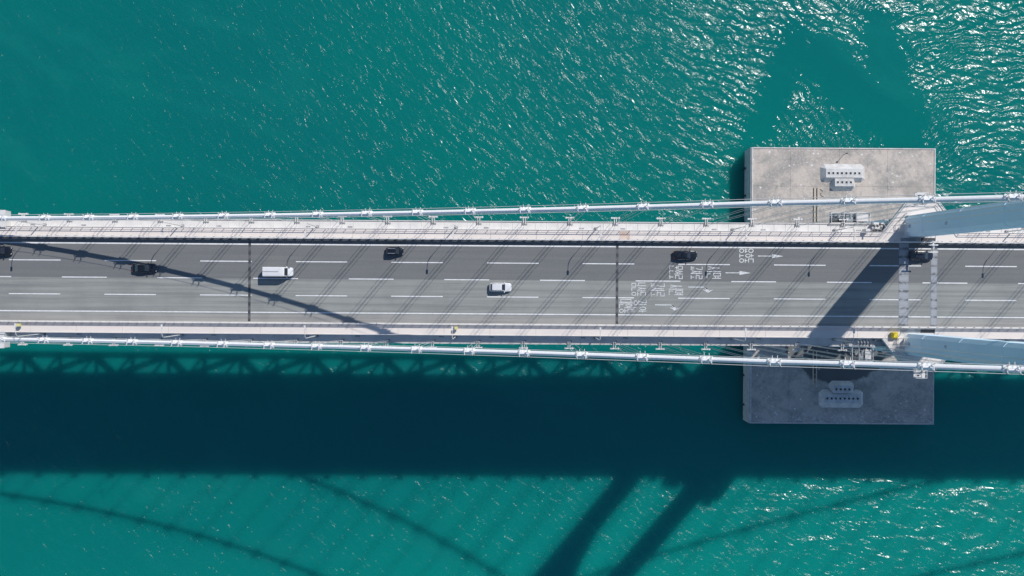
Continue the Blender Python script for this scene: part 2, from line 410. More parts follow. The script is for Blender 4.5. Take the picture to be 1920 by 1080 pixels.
# arrows and Korean lettering, painted on the road (driver looks towards +X)
def W(px, py, z=ZD):              # metres on the road from a measured spot of the survey picture
    s = 1750 / (CAMZ - z); u = px - 960; v = 540 - py
    return (u - 0.0069 * v) / s, (v + 0.0069 * u) / s - 1.14
zz = ZD + 3 * e
def arrow(px0, px1, px2, py, m, hw=0.42):
    b = MB(); x0, y = W(px0, py); x1, _ = W(px1, py); x2, _ = W(px2, py)
    b.add([(x0, y - .09, zz), (x1, y - .09, zz), (x1, y - hw, zz), (x2, y, zz), (x1, y + hw, zz), (x1, y + .09, zz), (x0, y + .09, zz)],
          [(0, 1, 5, 6), (1, 2, 3, 4, 5)])
    return b.build('straight_arrow', m, rd)
arrow(1421, 1447.5, 1469, 480, M['worn_paint']); arrow(1360, 1386.5, 1408, 511.5, M['worn_paint'])
def turn_arrow(px, py, m):
    b = MB(); x, y = W(px, py)
    b.stroke([(x, y), (x + 3.3, y), (x + 3.7, y - .10), (x + 4.1, y - .42)], 0.2, zz)
    b.add([(x + 3.05, y - .48, zz), (x + 4.15, y - 1.18, zz), (x + 5.35, y - .52, zz), (x + 4.45, y - .72, zz), (x + 3.9, y - .1, zz), (x + 3.4, y + .02, zz), (x + 3.85, y - .66, zz)],
          [(0, 1, 6), (1, 2, 3), (1, 3, 4, 5, 6)])
    return b.build('turn_arrow', m, rd)
turn_arrow(1290, 538.2, M['worn_paint']); turn_arrow(1228, 571.6, M['worn_paint'])

def circ(cx, cy, rx, ry, n=14): return [(cx + rx * math.cos(2 * math.pi * i / n), cy + ry * math.sin(2 * math.pi * i / n)) for i in range(n)], True
# jamo strokes in a 1 x 1 box, (right, up)
J = {
 'ㅇ': lambda: [circ(.5, .5, .42, .42)],
 'ㄱ': lambda: [([(.1, .95), (.9, .95), (.85, .5), (.6, .05)], False)],
 'ㄴ': lambda: [([(.1, .95), (.1, .08), (.95, .08)], False)],
 'ㄷ': lambda: [([(.95, .92), (.1, .92), (.1, .08), (.95, .08)], False)],
 'ㄹ': lambda: [([(.1, .95), (.9, .95), (.9, .53), (.1, .53), (.1, .08), (.95, .08)], False)],
 'ㅁ': lambda: [([(.1, .08), (.9, .08), (.9, .92), (.1, .92)], True)],
 'ㅅ': lambda: [([(.5, .97), (.42, .55), (.08, .05)], False), ([(.45, .6), (.92, .05)], False)],
 'ㅊ': lambda: [([(.5, 1.0), (.5, .85)], False), ([(.12, .78), (.88, .78)], False), ([(.5, .78), (.42, .5), (.08, .05)], False), ([(.45, .5), (.92, .05)], False)],
 'ㅎ': lambda: [([(.5, 1.0), (.5, .80)], False), ([(.08, .74), (.92, .74)], False), circ(.5, .32, .36, .28)],
 'ㅏ': lambda: [([(.4, 1.0), (.4, .0)], False), ([(.4, .5), (.95, .5)], False)],
 'ㅓ': lambda: [([(.8, 1.0), (.8, .0)], False), ([(.8, .5), (.1, .5)], False)],
 'ㅕ': lambda: [([(.8, 1.0), (.8, .0)], False), ([(.8, .66), (.1, .66)], False), ([(.8, .36), (.1, .36)], False)],
 'ㅐ': lambda: [([(.3, 1.0), (.3, .0)], False), ([(.85, 1.0), (.85, .0)], False), ([(.3, .5), (.85, .5)], False)],
 'ㅗ': lambda: [([(.5, .9), (.5, .15)], False), ([(.02, .12), (.98, .12)], False)],
 'ㅛ': lambda: [([(.28, .9), (.28, .15)], False), ([(.72, .9), (.72, .15)], False), ([(.02, .12), (.98, .12)], False)],
 'ㅜ': lambda: [([(.02, .85), (.98, .85)], False), ([(.5, .85), (.5, .05)], False)],
}
V_ = (0.0, 0.66, 1.0, 1.0)
# syllable = list of (jamo, x0, y0, x1, y1)
def vert(a, v, c=None):           # consonant over horizontal vowel, optional final
    if c: return [(a, 0, .62, 1, 1), (v, 0, .40, 1, .58), (c, 0, 0, 1, .34)]
    return [(a, 0, .42, 1, 1), (v, 0, 0, 1, .34)]
def side(a, v, c=None, w=.58):
    if c: return [(a, 0, .44, w, 1), (v, w - .02, .38, 1, 1), (c, 0.05, 0, 1, .32)]
    return [(a, 0, .05, w, .95), (v, w - .02, 0, 1, 1)]
SYL = {'용': vert('ㅇ', 'ㅛ', 'ㅇ'), '호': vert('ㅎ', 'ㅗ'), '동': vert('ㄷ', 'ㅗ', 'ㅇ'), '서': side('ㅅ', 'ㅓ'), '면': side('ㅁ', 'ㅕ', 'ㄴ'),
       '교': vert('ㄱ', 'ㅛ'), '차': side('ㅊ', 'ㅏ'), '로': vert('ㄹ', 'ㅗ'), '문': vert('ㅁ', 'ㅜ', 'ㄴ'), '현': side('ㅎ', 'ㅕ', 'ㄴ'),
       '남': side('ㄴ', 'ㅏ', 'ㅁ'), '천': side('ㅊ', 'ㅓ', 'ㄴ'), '대': side('ㄷ', 'ㅐ'), '연': side('ㅇ', 'ㅕ', 'ㄴ'), '광': [('ㄱ', 0, .5, .55, 1), ('ㅗ', 0, .36, .62, .55), ('ㅏ', .62, .36, 1, 1), ('ㅇ', .1, 0, .95, .32)],
       '안': side('ㅇ', 'ㅏ', 'ㄴ')}
def word(text, pxa, pxb, pya, pyb, m, wid=0.145):
    """text painted between two survey columns (bottom of letters at pxa) and rows (left at pya)."""
    xa, ya = W(pxa, pya); xb, yb = W(pxb, pyb)
    n = len(text); pitch = (ya - yb) / n; b = MB(); k = 0
    for i, ch in enumerate(text):
        ly = ya - pitch * i
        for jm, x0, y0, x1, y1 in SYL[ch]:
            for pts, closed in J[jm]():
                q = [(xa + (xb - xa) * (y0 + (y1 - y0) * v), ly - pitch * 0.86 * (x0 + (x1 - x0) * u)) for u, v in pts]
                b.stroke(q, wid, zz + 0.0006 * k, closed); k = (k + 1) % 5
    o = b.build('painted_lettering', m, rd); return o
word('용호동', 1386, 1413, 466, 494, M['worn_paint'], 0.18)
word('서면', 1325, 1352, 499.5, 524.5, M['worn_paint'])
word('교차로', 1295, 1317, 499, 524.5, M['worn_paint'])
word('문현로', 1255, 1280, 498, 524.5, M['worn_paint'])
word('서면', 1254, 1281, 534, 555, M['worn_paint'])
word('교차로', 1220, 1246, 530.5, 557, M['worn_paint'])
word('남천동', 1184, 1211, 530, 556, M['worn_paint'])
word('광안', 1188, 1212, 562, 588, M['worn_paint'])
word('대연동', 1161, 1186, 561, 588, M['worn_paint'])

# ------------------------------------------------------------------ walkways, outer ledges
HOLE_N = (81.3, 88.6)             # the tower leg stands in the walkway here
for sgn, y0, y1, nm in ((1, 9.12, 11.1, 'walkway'), (-1, 8.97, 11.1, 'walkway')):
    b = MB()
    x = X0; pieces = []
    edges = [X0] + [-120 + 9.62 * i for i in range(0, 21)] + [HOLE_N[0]]
    o = tag(MB().box(X0, X0 + 0.01, sgn * y0, sgn * (y0 + 0.01), ZD - .01, ZD).build('walkway', M['pink']), kind='structure')
    for i in range(len(edges) - 1):
        a, c = edges[i], edges[i + 1]
        p = MB().box(a + 0.02, c - 0.02, sgn * y0, sgn * y1, ZD - 0.02, ZD + 0.10)
        mm = M['pink']
        p.build('deck_panel', mm, o)
    a = HOLE_N[1]
    while a < X1:
        c = min(a + 9.62, X1); MB().box(a + 0.02, c - 0.02, sgn * y0, sgn * y1, ZD - 0.02, ZD + 0.10).build('deck_panel', M['pink'], o); a = c
# rusty panel of the north walkway beside the expansion joint
MB().box(22.4, 24.6, 9.2, 10.9, ZD + 0.101, ZD + 0.108).build('rust_patch', M['rust'], o)

for sgn in (1, -1):
    lg = tag(MB().box(X0, X1, sgn * 11.12, sgn * 12.85, ZD - 2.6, ZD - 2.0).build('ledge', M['white']), kind='structure')
    MB().box(X0, X1, sgn * 12.86, sgn * 13.0, ZD - 2.6, ZD - 1.75).build('ledge_lip', M['white'], lg)
    MB().box(X0, X1, sgn * 11.0, sgn * 11.115, ZD - 2.5, ZD + 0.22).build('ledge_web', M['white'], lg)
    hatch = MB().box(-.5, .5, -.12, .12, 0, .05).mesh('hatch', M['grey'])
    spot = MB()
    spot.prism([(0.24 * math.cos(i * math.pi / 5), 0.24 * math.sin(i * math.pi / 5)) for i in range(10)], 0, 0.06)
    spm = spot.mesh('socket_cover', M['grey'])
    seam = MB().box(-.04, .04, -.85, .85, 0, .06).mesh('stiffener', M['white'])
    for k in range(-13, 18):
        x = XK0 + PANEL * k
        link('socket_cover', spm, lg, (x + 0.4, sgn * 12.35, ZD - 2.0))
        if k % 3: link('hatch', hatch, lg, (x + 1.5 + 2.3 * random.random(), sgn * 11.55, ZD - 2.0))
        for q in (0.25, .5, .75): link('stiffener', seam, lg, (x + PANEL * q, sgn * 12.0, ZD - 1.999))

# ------------------------------------------------------------------ crash barriers
PX0, PX1 = -128.0, 132.0
nb = thing('crash_barrier', 'white solid crash barrier along the north edge of the road with black shade below', 'barrier', (0, 8.98, ZD))
MB().box(X0, X1, -.12, .13, 0, .30).build('kerb', M['white'], nb)
MB().box(X0, X1, -.10, .14, .74, 1.40).build('panel', M['white'], nb)
pm = MB().box(-.17, .17, -.09, .12, .301, .739).mesh('post', M['white'])
n = 0; x = PX0
while x < PX1: link('post', pm, nb, (x, 0, 0)); x += 1.92
br = MB().box(-.06, .06, .141, .24, .3, 1.45).mesh('bracket', M['grey'])
x = PX0 + .5
while x < PX1: link('bracket', br, nb, (x, 0, 0)); x += 1.92
sb = thing('crash_barrier', 'open crash barrier of three thin pipes along the south edge of the road', 'barrier', (0, -8.77, ZD))
MB().box(X0, X1, -.18, .16, 0, .28).build('kerb', M['white'], sb)
for z in (.55, .82, 1.10): MB().box(X0, X1, -.14, -.05, z - .05, z + .05).build('rail', M['white'], sb)
pm = MB().box(-.08, .08, -.04, .10, .281, 1.12).mesh('post', M['white'])
x = PX0
while x < PX1: link('post', pm, sb, (x, 0, 0)); x += 1.92

# ------------------------------------------------------------------ hand rails of the walkways
def rail_run(o, pts, post_gap=2.12, h=1.15, z=0.1, mid=True):
    """straight top and middle rails along pts with posts; coordinates relative to o"""
    for i in range(len(pts) - 1):
        p, q = Vector((*pts[i], z)), Vector((*pts[i + 1], z))
        up = Vector((0, 0, h)); m = Vector((0, 0, h * .55))
        MB().beam(p + up, q + up, .10, .10).build('rail', M['white'], o)
        if mid: MB().beam(p + m, q + m, .05, .05).build('rail', M['white'], o)
        L = (q - p).length; n = max(1, int(L / post_gap))
        for k in range(n):
            c = p + (q - p) * (k / n)
            if PX0 - 5 < c.x + o.location.x < PX1 + 5: link('post', POST, o, c)
POST = MB().box(-.04, .04, -.04, .04, -.1, 1.14).mesh('post', M['white'])
FL = [(77.6, 11.05), (82.5, 17.35), (89.0, 17.35), (93.6, 11.05)]     # outline of the platform round the north leg
h1 = thing('handrail', 'white two-bar handrail along the north walkway, west of the tower', 'handrail', (0, 0, ZD)); rail_run(h1, [(X0, 11.0), (FL[0][0], 11.0)])
h2 = thing('handrail', 'short white handrail on the north walkway, east of the tower leg', 'handrail', (0, 0, ZD)); rail_run(h2, [(FL[3][0], 11.0), (X1, 11.0)])
h3 = thing('handrail', 'white handrail along the outer edge of the south walkway, west of the tower', 'handrail', (0, 0, ZD)); rail_run(h3, [(X0, -11.0), (FL[0][0], -11.0)])
h4 = thing('handrail', 'white handrail along the outer edge of the south walkway, east of the tower leg', 'handrail', (0, 0, ZD)); rail_run(h4, [(FL[3][0], -11.0), (X1, -11.0)])

for sgn, side_n in ((1, 'north'), (-1, 'south')):
    pf = thing('tower_platform', 'pale pink walkway platform bulging out round the %s tower leg, with double white rails' % side_n, 'platform', (0, 0, ZD))
    # a ring of floor with the leg's hole left open
    fl = MB()
    f2 = [(x, sgn * y) for x, y in FL]
    fl.prism([(77.6, sgn * 11.12), (82.5, sgn * 17.35), (82.5, sgn * 14.62), (82.2, sgn * 14.3), (82.2, sgn * 11.12)], -.25, .098)
    fl.prism([(82.52, sgn * 14.62), (82.52, sgn * 17.35), (88.9, sgn * 17.35), (88.9, sgn * 14.62)], -.25, .098)
    fl.prism([(88.92, sgn * 17.35), (93.6, sgn * 11.12), (87.25, sgn * 11.12), (87.25, sgn * 14.6), (88.92, sgn * 14.6)], -.25, .098)
    fl.build('floor', M['pink'], pf)
    ed = MB()
    for a, c in ((FL[0], FL[1]), (FL[1], FL[2]), (FL[2], FL[3])):
        ed.beam((a[0], sgn * (a[1] + .12), -.15), (c[0], sgn * (c[1] + .12), -.15), .22, .9)
    ed.build('edge_beam', M['white'], pf)
    rail_run(pf, [(FL[0][0], sgn * 11.1), (82.5, sgn * 17.3), (88.95, sgn * 17.3), (FL[3][0], sgn * 11.1)])
    rail_run(pf, [(80.6, sgn * 11.3), (80.6, sgn * 13.2), (82.2, sgn * 15.0), (83.4, sgn * 15.0)], 1.2)
    # dark service grating between the leg and the barrier
    MB().box(85.6, 88.55, sgn * 9.2, sgn * 9.95, -.3, .05).build('grating', M['dark'], pf)
    MB().box(81.35, 85.5, sgn * 9.2, sgn * 9.98, -.3, .03).build('cover_plate', M['grey'], pf)
    # small outer landing beyond the cable
    MB().box(84.3, 86.7, sgn * 17.6, sgn * 19.4, -.3, -.1).build('landing', M['white'], pf)
    rl = MB()
    for q in (17.7, 18.5, 19.35): rl.box(84.3, 86.7, sgn * q - .04, sgn * q + .04, .9, 1.0)
    for q in (84.33, 86.63): rl.box(q - .04, q + .04, min(sgn * 17.7, sgn * 19.3), max(sgn * 17.7, sgn * 19.3), .905, .98)
    for q in (84.33, 86.63): rl.box(q - .035, q + .035, sgn * 19.35 - .035, sgn * 19.35 + .035, -.1, .9)
    rl.build('landing_rail', M['white'], pf)
    MB().tube([(85.0, sgn * 18.9, -.05), (85.6, sgn * 18.7, .3), (85.4, sgn * 18.3, .3), (85.9, sgn * 18.0, .2)], .09, 6).build('hose', M['dark'], pf)

# ------------------------------------------------------------------ bridge truss
tr = thing('bridge_truss', 'painted steel truss carrying the two road levels under the deck', 'bridge truss', (0, 0, 0))
ZT, ZB = ZD - 3.0, ZD - 10.6
for sgn in (1, -1):
    y = sgn * 12.0
    MB().box(X0, X1, y - .45, y + .45, ZT - .45, ZT + .35).build('chord', M['truss'], tr)
    MB().box(X0, X1, y - .5, y + .5, ZB - .5, ZB + .5).build('chord', M['truss'], tr)
    d1 = MB().beam((0, 0, ZB + .4), (PANEL, 0, ZT - .4), 1.0, 1.1).mesh('diagonal', M['truss'])
    d2 = MB().beam((0, 0, ZT - .4), (PANEL, 0, ZB + .4), 1.0, 1.1).mesh('diagonal', M['truss'])
    vt = MB().box(-.3, .3, -.3, .3, ZB + .5, ZT - .45).mesh('vertical', M['truss'])
    for k in range(-22, 30):
        x = XK0 + PANEL * k
        if x < X0 or x + PANEL > X1: continue
        link('diagonal', d1 if k % 2 else d2, tr, (x, y, 0)); link('vertical', vt, tr, (x, y, 0))
MB().box(X0, X1, -7.6, 7.6, ZB + .3, ZB + 1.0).build('lower_deck', M['grey'], tr)
cb = MB().box(-.3, .3, -11.4, 11.4, ZB - .6, ZB + .28).mesh('cross_beam', M['truss'])
for k in range(-22, 30):
    x = XK0 + PANEL * k
    if X0 < x < X1: link('cross_beam', cb, tr, (x, 0, 0))

# ------------------------------------------------------------------ caisson
ca = thing('caisson', 'broad weathered concrete caisson standing in the sea under the bridge tower', 'bridge foundation', (TX, 0, 0))
CX0, CX1, CYY = 62.0 - TX, 109.6 - TX, 35.8
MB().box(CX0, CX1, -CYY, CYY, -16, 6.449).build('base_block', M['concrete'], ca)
xs = [CX0, 72.0 - TX, 84.7 - TX, 97.2 - TX, CX1]; ys = [-CYY, -26.6, -14.0, 14.0, 25.8, CYY]
for i in range(4):
    for j in range(5):
        g = .02
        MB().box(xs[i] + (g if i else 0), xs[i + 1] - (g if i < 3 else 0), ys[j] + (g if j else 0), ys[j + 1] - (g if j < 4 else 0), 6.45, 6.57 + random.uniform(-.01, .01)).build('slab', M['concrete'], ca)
MB().box(CX0 - .25, CX0 - .001, -CYY, CYY, -1, 6.5).build('skylit_side', M['block'], ca)  # paler facing added on the west side: reflected sky light put into its colour
fm_ = MB().box(-.45, -.251, -.25, .25, .2, 1.6).mesh('fender', M['dark'])
for y in range(-32, 36, 8): link('fender', fm_, ca, (CX0, y + random.uniform(-1, 1), random.uniform(-.6, .4)))
rim = MB(); 
for a in ((CX0, CX1, CYY - .28, CYY), (CX0, CX1, -CYY, -CYY + .28), (CX0, CX0 + .28, -CYY + .28, CYY - .28), (CX1 - .28, CX1, -CYY + .28, CYY - .28)):
    rim.box(*a, 6.59, 6.72)
rim.build('rim', M['block'], ca)
gb = MB()
for i in range(26):
    y = random.uniform(-34, 34); gb.box(CX0 - .18, CX0 - .0, y, y + random.uniform(.2, 1.2), 0.1, random.uniform(.5, 1.6))
gb.build('mussel_clumps', M['dark'], ca)['kind'] = 'stuff'

def holed_top(b, x0, x1, y0, y1, z, holes, hs, depth):
    """flat top with square pockets; holes = list of (cx, cy)"""
    cs = sorted(holes); cy = cs[0][1]
    b.quad(x0, x1, y0, cy - hs, z); b.quad(x0, x1, cy + hs, y1, z)
    x = x0
    for cx, _ in cs:
        b.quad(x, cx - hs, cy - hs, cy + hs, z); x = cx + hs
        a, c, d, f = cx - hs, cx + hs, cy - hs, cy + hs
        b.add([(a, d, z), (c, d, z), (c, f, z), (a, f, z), (a, d, z - depth), (c, d, z - depth), (c, f, z - depth), (a, f, z - depth)],
              [(0, 4, 5, 1), (1, 5, 6, 2), (2, 6, 7, 3), (3, 7, 4, 0)])
    b.quad(x, x1, cy - hs, cy + hs, z)
for sgn, nm in ((1, 'sunlit north'), (-1, 'shaded south')):
    o = thing('anchor_block', 'whitewashed stepped block with square pockets on the %s part of the caisson' % nm, 'concrete block', (85.5, sgn * 27.6, 6.57))
    def blk(xh, tx, y0, y1, ty0, ty1, h, holes, hs, name):
        b = MB(); c = .9
        lo = [(-xh + c, y0), (xh - c, y0), (xh, y0 + c), (xh, y1 - c), (xh - c, y1), (-xh + c, y1), (-xh, y1 - c), (-xh, y0 + c)]
        up = [(-tx, ty0), (tx, ty0), (tx, ty0 + .01), (tx, ty1 - .01), (tx, ty1), (-tx, ty1), (-tx, ty1 - .01), (-tx, ty0 + .01)]
        b.loft([[(x, sgn * y, 0) for x, y in lo], [(x, sgn * y, h) for x, y in up]], False)
        ya, yb = sorted((sgn * ty0, sgn * ty1))
        hl = [(hx, (ya + yb) / 2) for hx in holes]
        holed_top(b, -tx, tx, ya, yb, h, hl, hs, 1.3)
        q = b.build(name, M['block'], o)
        for i, (hx, hy) in enumerate(hl):
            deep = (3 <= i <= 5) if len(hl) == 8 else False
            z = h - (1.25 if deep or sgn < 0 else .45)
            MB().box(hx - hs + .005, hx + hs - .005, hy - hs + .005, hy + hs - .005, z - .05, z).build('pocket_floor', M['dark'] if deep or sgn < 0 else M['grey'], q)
            f = MB()
            for (a0, a1, b0, b1) in ((hx - hs - .12, hx + hs + .12, hy - hs - .12, hy - hs), (hx - hs - .12, hx + hs + .12, hy + hs, hy + hs + .12),
                                     (hx - hs - .12, hx - hs, hy - hs, hy + hs), (hx + hs, hx + hs + .12, hy - hs, hy + hs)):
                f.box(a0, a1, b0, b1, h + .002, h + .05)
            f.build('pocket_rim', M['block'], q)
    H8 = [-3.92 + 1.12 * i for i in range(8)]; H4 = [-1.68 + 1.12 * i for i in range(4)]
    blk(5.75, 4.65, -.75, 4.0, .35, 2.6, 1.3, H8, .27, 'large_block')
    blk(3.3, 2.4, -3.0, -.3, -1.9, .1, 1.5, H4, .27, 'small_block')
# things on the caisson
for sgn, nm in ((1, 'north'), (-1, 'south')):
    o = thing('drain_pipe', 'pair of cream drain pipes lying side by side on the %s part of the caisson' % nm, 'pipe', (78.2, sgn * 21.2, 6.6))
    for dx in (0, .85): MB().tube([(dx, -4.5, .2), (dx, 3.8, .2), (dx, 4.2, .2)], .16, 8).build('pipe', M['pipe'], o)
    if sgn > 0: MB().tube([(1.6, 3.9, .1), (2.2, 3.5, .1), (2.2, 3.0, .1), (1.7, 2.8, .1), (1.9, 2.2, .1), (2.5, 2.0, .1)], .09, 6).build('hose', M['pipe'], o)
o = thing('mooring_pole', 'thin black mast near the north edge of the caisson, casting a long shadow', 'mast', (85.7, 34.0, 6.57))
MB().tube([(0, 0, 0), (0, 0, 2.4)], .07).build('mast', M['dark'], o); MB().box(-.25, .25, -.12, .12, 2.4, 2.75).build('beacon', M['dark'], o)

# ------------------------------------------------------------------ tower
tw = thing('bridge_tower', 'tall pale blue steel bridge tower with two legs rising beside the road', 'bridge tower', (TX, 0, 0))
def leg_y(z): return 12.36 - 0.0125 * (z - ZD)
def leg_ring(z, sgn, dx=2.45, dy=2.2, c=.75):
    if z < 20: k = 1 + (20 - z) / 14 * .35; dx *= k; dy *= k; c *= k
    y = sgn * leg_y(z)
    return [(x_, y + y_, z) for x_, y_ in ((-dx + c, -dy), (dx - c, -dy), (dx, -dy + c), (dx, dy - c), (dx - c, dy), (-dx + c, dy), (-dx, dy - c), (-dx, -dy + c))]
cuts = [6.57, 20, 34.5, 46, 61.5, 77, 92.5, 108, 122.5]
for sgn in (1, -1):
    for a, c in zip(cuts[:-1], cuts[1:]):
        b = MB(); b.loft([leg_ring(a + .02, sgn), leg_ring(c - .02, sgn)])
        q = b.build('leg_section', M['tower'], tw)
        j = MB(); j.loft([leg_ring(c - .14, sgn, 2.49, 2.24), leg_ring(c + .10, sgn, 2.49, 2.24)])
        if c < 120: j.build('joint_band', M['tower'], tw)
    b = MB(); y = sgn * leg_y(122.5); b.box(-2.8, 2.8, y - 1.6, y + 1.6, 122.5, 124.6); b.build('saddle', M['white'], tw)
    MB().box(-2.8, -2.46, sgn * 11.4, sgn * 12.0, ZD + 18.6, ZD + 18.9).build('light_fitting', M['white'], tw)
# arched portal at the top: curved haunches run into the upper cross beam
arch = MB(); N = 14; rings = []
for i in range(N + 1):
    y = -9.6 + 19.2 * i / N; k = abs(y) / 9.6
    zb = 111.5 - 12.0 * k ** 2.6
    rings.append([(-1.7, y, zb), (1.7, y, zb), (1.7, y, 117.5), (-1.7, y, 117.5)])
arch.loft(rings); arch.build('portal_beam', M['tower'], tw)
MB().box(-2.0, 2.0, -10.2, 10.2, 30.5, 36.0).build('lower_cross_beam', M['tower'], tw)
# white ladders and brackets on the west foot of each leg
for sgn in (1, -1):
    b = MB()
    for x_ in (-3.25, -2.95):
        b.box(x_ - .05, x_ + .05, min(sgn * 9.9, sgn * 12.9), max(sgn * 9.9, sgn * 12.9), ZD + 1.9, ZD + 2.02)
    for y_ in (10.0, 10.9, 12.0, 12.8): b.box(-3.5, -2.5, sgn * y_ - .07, sgn * y_ + .07, ZD + 2.021, ZD + 2.12)
    b.box(-2.95, -2.5, sgn * 12.2 - .3, sgn * 12.2 + .3, ZD + 2.13, ZD + 2.7)
    for y_ in (10.0, 12.8): b.box(-3.2, -3.1, sgn * y_ - .05, sgn * y_ + .05, ZD + .1, ZD + 1.9)
    b.build('access_frame', M['white'], tw)

# ------------------------------------------------------------------ main cables
ks = list(range(-20, 29))
for sgn, nm in ((1, 'north'), (-1, 'south')):
    o = thing('main_cable', 'thick white main suspension cable on the %s side of the bridge' % nm, 'suspension cable', (0, sgn * CY, 0))
    def cy_at(x): 
        return 0.0 if x < 40 or x > 130 else -sgn * 0.55 * max(0, 1 - abs(x - TX) / 46)
    pts = []; x = X0
    while x < X1 - 4: pts.append((x, cy_at(x), cable_z(x))); x += 3.3
    MB().tube(pts, .40, 14).build('cable', M['cable'], o, smooth=True)
    for dy in (-.62, .62): MB().tube([(a, b_ + dy, c + 1.15) for a, b_, c in pts], .045, 4).build('hand_rope', M['white'], o)
    for k in ks:
        x = XK0 + PANEL * k - .3
        if x < -130 or x > 235 or abs(x - TX) < 3.5: continue
        z = cable_z(x); dz = (cable_z(x + .5) - cable_z(x - .5)); c = cy_at(x)
        b = MB(); b.tube([(x - .9, c, z - .9 * dz), (x + .9, c, z + .9 * dz)], .53, 10)
        for t_ in (-.75, -.25, .3, .8):
            b.tube([(x + t_ - .09, c, z + (t_ - .09) * dz), (x + t_ + .09, c, z + (t_ + .09) * dz)], .58, 10)
        b.box(x - .8, x + .8, c - .12, c + .12, z + .5 - .4 * abs(dz), z + .85)
        q = b.build('cable_clamp', M['cable'], o)
        for t_ in (-.85, .55):
            zt = z + t_ * dz; d = MB()
            for s2 in (-1, 1): d.beam((x + t_, c + s2 * .2, zt + .3), (x + t_, c + s2 * .62, zt + 1.7), .07, .07)
            d.box(x + t_ - .06, x + t_ + .06, c - .62, c + .62, zt + 1.12, zt + 1.2)
            d.build('stanchion', M['white'], q)
        f = MB()
        for t_ in (-.35, .45): f.box(x + t_ - .04, x + t_ + .04, c + .40, c + 1.0, z + .1, z + .18)
        f.build('lamp_bracket', M['white'], q)

# ------------------------------------------------------------------ hangers, each with its anchor
first_anchor = None
for sgn, nm in ((1, 'north'), (-1, 'south')):
    for k in ks:
        x = XK0 + PANEL * k
        if x < -130 or x > 235 or abs(x - TX) < 4: continue
        i = int(round((TX - x) / PANEL + (.0 if x < TX else 0)))
        idx = int((TX - x) // PANEL) if x < TX else int((x - TX) // PANEL)
        side_w = 'west' if x < TX else 'east'
        lab = '%s hanger set %s of the tower on the %s cable' % (ORD[min(idx, 29)], side_w, nm)
        zt = cable_z(x - .3) - .3; c = -sgn * 0.55 * max(0, 1 - abs(x - TX) / 46) if 40 < x < 130 else 0
        vis = 'four thin white ropes, ' + lab
        o = thing('hanger', vis, 'bridge hanger', (x, sgn * 12.3, ZD - 2.0), 0, 'hangers between main cables and deck')
        H_ = zt - (ZD - 2.0)
        for dx in (-.5, .5):
            for dy in (-.48, .48):
                MB().tube([(dx, dy * .9 + sgn * .55, .9), (dx - .3, c + dy, H_)], .037, 5).build('rope', M['white'], o)
        b = MB()
        b.box(-.28, -.14, min(sgn * .1, sgn * 1.35), max(sgn * .1, sgn * 1.35), .0, .55); b.box(.14, .28, min(sgn * .1, sgn * 1.35), max(sgn * .1, sgn * 1.35), .0, .55)
        b.build('bracket', M['white'], o)
        b = MB(); b.box(-.7, .7, sgn * 1.36 if sgn > 0 else -1.62, sgn * 1.62 if sgn > 0 else -1.36, .1, .5); b.build('cross_bar', M['white'], o)
        kn = MB()
        for dx in (-.78, .78): kn.tube([(dx, sgn * 1.49, 0), (dx, sgn * 1.49, .62)], .2, 8)
        kn.build('knob', M['white'], o)

# ------------------------------------------------------------------ lamp posts
def lamp(sgn):
    o = thing('lamp_post', '', 'street lamp', (0, 0, 0), 0, 'lamp posts along the walkways')
    MB().tube([(0, 0, 0), (0, 0, 5), (0, 0, 10.6), (0, -sgn * .25, 11.2), (0, -sgn * .8, 11.5)], [.13, .11, .085, .075, .07], 8).build('pole', M['white'], o)
    MB().tube([(0, -sgn * .8, 11.5), (0, -sgn * 1.9, 11.6)], .06, 6).build('arm', M['white'], o)
    MB().box(-.17, .17, -sgn * 1.8, -sgn * 2.65, 11.52, 11.72).build('lamp_head', M['white'], o)
    MB().box(-.3, .3, -.3, .3, 0, .35).build('foot', M['grey'], o)
    return o
def wx(px): return (px - 960) / 8.95
LP = [-188, 75, 336, 591, 854, 1118, 1377, 1570, 1896, 2156]
for sgn, nm in ((1, 'north'), (-1, 'south')):
    p = None; vis = [q for q in LP if 0 < q < 1920]
    for q in LP:
        loc = (wx(q), sgn * 11.5, ZD - 2.0)
        if 0 < q < 1920:
            lab = 'white street lamp post on the %s side, %s from the left edge' % (nm, ORD[vis.index(q)])
        else: lab = 'white street lamp post on the %s side, beyond the %s edge of the photo' % (nm, 'left' if q < 0 else 'right')
        if p is None:
            p = lamp(sgn); p.location = loc; p['label'] = lab
            p.scale = (1, 1, 1)
        else: copy_thing(p, loc, lab)

